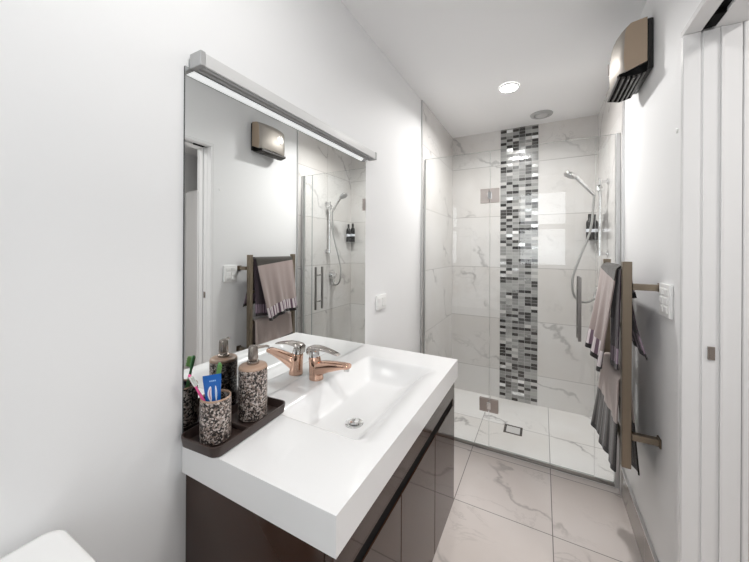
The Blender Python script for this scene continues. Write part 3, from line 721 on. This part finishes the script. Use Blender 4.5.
# ------------------------------------------------------------------ shower fittings
SX = W-.008
sr = thing('shower_rail', (SX, 2.56, 1.3), 'chrome riser rail on the right shower wall', 'shower rail')
RYR = 2.56; RXR = SX-.045
b = bm_(); tube(b, [(RXR, RYR, 1.29), (RXR, RYR, 1.80)], .0095, 16); obj('riser_bar', b, chrome, sr)
for z in (1.305, 1.785):
    b = bm_(); tube(b, [(SX-.0005, RYR, z), (SX-.008, RYR, z)], .020, 20); tube(b, [(SX-.006, RYR, z), (RXR-.004, RYR, z)], .010, 16); tube(b, [(RXR, RYR, z-.015), (RXR, RYR, z+.015)], .0125, 16); obj('wall_bracket', b, chrome, sr)
b = bm_(); box(b, RXR-.022, RXR+.016, RYR-.019, RYR+.019, 1.722, 1.764, .007, 3); tube(b, [(RXR, RYR-.018, 1.743), (RXR, RYR-.036, 1.743)], .011, 16); obj('slider', b, chrome, sr)
hs = thing('hand_shower', (RXR-.03, RYR, 1.74), 'chrome hand shower on its slider with a grey hose looping down', 'hand shower')
A0 = Vector((RXR-.034, RYR-.002, 1.700)); A1 = Vector((.972, 2.545, 1.832)); hd = (A1-A0).normalized()
b = bm_(); tube(b, [A0, A0+hd*.02, A0+hd*.09, A1-hd*.03, A1], [.0085, .0105, .0125, .014, .016], 18); obj('handle', b, chrome, hs, 60)
face = Vector((-.45, -.10, -.88)).normalized(); HC = A1+Vector((-.032, 0, .012))
b = bm_(); s_, t_ = frame_of(face)
loft(b, [[tuple(HC+face*h+s_*(r*math.cos(2*PI*k/28))+t_*(r*math.sin(2*PI*k/28))) for k in range(28)] for r, h in ((.012, -.020), (.028, -.014), (.040, -.004), (.0425, .004), (.0405, .009))]); hh = obj('shower_head', b, chrome, hs, 40)
b = bm_(); loft(b, [[tuple(HC+face*h+s_*(r*math.cos(2*PI*k/28))+t_*(r*math.sin(2*PI*k/28))) for k in range(28)] for r, h in ((.037, .0085), (.036, .0105))]); obj('spray_plate', b, alu_p, hh)
def bez(P, n=14):
    out = []
    P = [Vector(p) for p in P]
    for i in range(len(P)-1):
        p0, p1, p2, p3 = P[max(i-1, 0)], P[i], P[i+1], P[min(i+2, len(P)-1)]
        for k in range(n):
            t = k/n; out.append(.5*((2*p1)+(-p0+p2)*t+(2*p0-5*p1+4*p2-p3)*t*t+(-p0+3*p1-3*p2+p3)*t**3))
    out.append(P[-1]); return out
b = bm_(); tube(b, bez([A0, (A0.x-.004, RYR-.004, 1.62), (1.055, 2.55, 1.45), (.995, 2.54, 1.27), (.956, 2.53, 1.13), (.968, 2.53, 1.015), (1.03, 2.55, .975), (1.10, 2.60, 1.005), (SX-.02, 2.64, 1.03)]), .0075, 10)
HOSE = pmat('grey_hose', (.42, .42, .41), .3, .8); obj('hose', b, HOSE, hs, 60)
mx = thing('shower_mixer', (SX, 2.66, 1.03), 'chrome shower mixer with lever on the right shower wall', 'mixer')
b = bm_(); tube(b, [(SX-.0005, 2.66, 1.06), (SX-.007, 2.66, 1.06)], .055, 36); obj('wall_plate', b, chrome, mx)
b = bm_(); tube(b, [(SX-.006, 2.66, 1.06), (SX-.05, 2.66, 1.06), (SX-.056, 2.66, 1.06)], [.027, .025, .02], 28); obj('mixer_body', b, chrome, mx)
b = bm_(); tube(b, [(SX-.045, 2.66, 1.06), (SX-.062, 2.63, 1.03), (SX-.075, 2.585, .985)], [.010, .008, .007], 14); obj('lever', b, chrome, mx)
b = bm_(); tube(b, [(SX-.0005, 2.64, 1.03-.06), (SX-.022, 2.64, .97)], .012, 14); tube(b, [(SX-.02, 2.64, .96), (SX-.02, 2.64, 1.03)], .009, 14); obj('hose_outlet', b, chrome, mx)
# glass corner shelf with bottles
b = bm_(); cxs, cys = SX-.0008, D-.0005; pts = [(cxs, cys)]+[(cxs-.16*math.cos(a*PI/2/14), cys-.16*math.sin(a*PI/2/14)) for a in range(15)]
prism(b, pts, 'z', 1.400, 1.408); top('corner_shelf', b, clear_glass, (SX-.05, D-.05, 1.40), 'quarter-round glass shelf in the back right corner of the shower', 'shelf', 20)
def bottle(x, y, r, h, label, capc):
    t = thing('shampoo_bottle', (x, y, 1.4085), label, 'bottle', 'bottles on the glass corner shelf')
    b = bm_(); lathe(b, [(0, 0), (r*.92, 0), (r, .004), (r, h*.64), (r*.9, h*.72), (r*.45, h*.78), (r*.42, h*.82), (0, h*.82)], (x, y, 1.4085), 28); obj('bottle_body', b, blackg, t, 50)
    b = bm_(); lathe(b, [(r*.47, h*.80), (r*.47, h*.98), (r*.4, h), (0, h)], (x, y, 1.4085), 20); obj('cap', b, capc, t)
    b = bm_(); lathe(b, [(r+.0004, h*.30), (r+.0007, h*.305), (r+.0007, h*.42), (r+.0004, h*.425)], (x, y, 1.4085), 28); obj('label_band', b, tb_white, t)['label'] = 'white label band'
bottle(1.100, 2.975, .024, .205, 'dark bottle with a white label band, left one on the glass corner shelf', blackg)
bottle(1.126, 2.928, .023, .195, 'dark bottle with a white label band, right one on the glass corner shelf', blackg)
# floor waste
fd = thing('floor_waste', (.589, 2.53, 0), 'rectangular tile-insert drain in the shower floor', 'drain')
b = bm_()
for (x0, x1, y0, y1) in ((.527, .537, 2.470, 2.590), (.641, .651, 2.470, 2.590), (.537, .641, 2.470, 2.480), (.537, .641, 2.580, 2.590)): box(b, x0, x1, y0, y1, .0004, .003, .0006)
obj('drain_frame', b, bronze_pump, fd)
b = bm_(); box(b, .5372, .6408, 2.4802, 2.5798, .0002, .0008); obj('gap', b, black, fd)
b = bm_(); box(b, .543, .635, 2.486, 2.574, .0009, .0026, .0006); obj('tile_insert', b, pmat('white_tile_insert', (.68, .67, .66), .15), fd)

# ------------------------------------------------------------------ ceiling fittings
emit = bpy.data.materials.new('lamp_lens'); emit.use_nodes = True
_e = emit.node_tree.nodes['Principled BSDF']; _e.inputs['Emission Color'].default_value = (1, .98, .95, 1); _e.inputs['Emission Strength'].default_value = 22
def downlight(x, y, energy, label, spread=180):
    t = thing('ceiling_downlight', (x, y, H), label, 'downlight')
    b = bm_(); lathe(b, [(.053, -.0105), (.055, -.011), (.060, -.009), (.063, -.0035), (.063, -.0005)], (x, y, H), 40); obj('trim_ring', b, trimw, t)
    b = bm_(); lathe(b, [(0, -.0085), (.0535, -.0085), (.0535, -.0005), (0, -.0005)], (x, y, H), 36); obj('lens', b, emit, t)
    l = area('downlight_glow', (x, y, H-.014), .10, energy, (1, .985, .965), (0, 0, -1), shape='DISK', spread=math.radians(spread)); return t
downlight(.575, 2.245, 14.5, 'lit round downlight in the ceiling in front of the shower', 158)
downlight(.575, .40, 5.2, 'lit round downlight in the ceiling above the viewer')
ev = thing('ceiling_vent', (.762, 2.815, H), 'round grey extractor vent in the ceiling above the shower', 'vent')
b = bm_(); lathe(b, [(.0, -.006), (.050, -.006), (.052, -.012), (.062, -.014), (.078, -.008), (.081, -.0005), (0, -.0005)], (.762, 2.815, H), 44); obj('vent_ring', b, pmat('grey_vent_plastic', (.40, .40, .40), .5), ev)
b = bm_(); lathe(b, [(0, -.016), (.036, -.016), (.043, -.012), (.043, -.0065), (0, -.0065)], (.762, 2.815, H), 40); obj('vent_disc', b, pmat('vent_disc_plastic', (.5, .5, .5), .5), ev)

# ------------------------------------------------------------------ toilet (only the cistern corner shows)
wc = thing('toilet', (.30, .04, 0), 'white toilet cistern against the left wall in the near corner', 'toilet')
def rbox_rings(x0, x1, y0, y1, zs, r=.025):
    return [[(x, y, z) for x, y in rrect((x0+x1)/2, (y0+y1)/2, (x1-x0)-2*i, (y1-y0)-2*i, max(r-i, .004), 7)] for z, i in zs]
b = bm_(); loft(b, rbox_rings(.026, .215, -.155, .225, [(.40, .02), (.42, .006), (.60, .002), (.80, 0), (.803, 0)])); obj('cistern', b, porcelain, wc, 50)
b = bm_(); loft(b, rbox_rings(.020, .222, -.160, .233, [(.8035, .004), (.807, 0), (.830, 0), (.836, .002), (.839, .006), (.840, .014)], .03)); obj('cistern_lid', b, porcelain, wc, 50)
b = bm_(); lathe(b, [(0, .006), (.020, .0055), (.024, .003), (.025, 0)], (.12, .035, .8402), 30); obj('flush_button', b, chrome, wc)
b = bm_(); prof = []
for z, xa, xb, hw in ((.001, .10, .50, .105), (.10, .08, .50, .105), (.22, .05, .56, .125), (.33, .04, .66, .165), (.385, .04, .69, .18), (.40, .04, .69, .18)):
    prof.append([((xa+xb)/2+(xb-xa)/2*math.copysign(abs(math.cos(a))**.75, math.cos(a)), .035+hw*math.copysign(abs(math.sin(a))**.85, math.sin(a)), z) for a in [2*PI*k/32 for k in range(32)]])
loft(b, prof); obj('pan', b, porcelain, wc, 50)
b = bm_(); prof = []
for z, s in ((.4005, .97), (.405, 1.0), (.430, 1.0), (.436, .97)):
    prof.append([(.455+.235*s*math.copysign(abs(math.cos(a))**.8, math.cos(a)), .035+.185*s*math.sin(a), z) for a in [2*PI*k/36 for k in range(36)]])
loft(b, prof); obj('seat_lid', b, plast, wc, 50)

# ------------------------------------------------------------------ beyond the door
wd = thing('wardrobe', (1.97, 2.3, 0), 'pale grey wardrobe seen through the doorway', 'wardrobe')
grey_l = pmat('pale_grey_laminate', (.62, .62, .62), .5)
b = bm_(); box(b, 1.30, 2.64, 2.055, 2.60, .0005, 1.945, .003); obj('carcass', b, grey_l, wd)
for i in range(3):
    b = bm_(); box(b, 1.302+i*.4465, 1.302+(i+1)*.4465-.003, 2.036, 2.054, .06, 1.925, .002); d_ = obj('door', b, grey_l, wd)
b = bm_(); prism(b, [(2.05, 1.946), (2.50, 1.946), (2.56, 2.2), (2.52, 2.33), (2.10, 2.33), (2.02, 2.2)], 'y', 2.12, 2.45)
top('storage_bag', b, pmat('black_fabric', (.01, .01, .011), .9), (2.28, 2.28, 1.946), 'black storage bag on top of the wardrobe beyond the doorway', 'bag')
area('hall_fill', (2.0, .75, H-.03), .3, 14, (1, .97, .94), (0, .0, -1), shape='DISK')  # added light, out of view, to brighten the wardrobe beyond the doorway
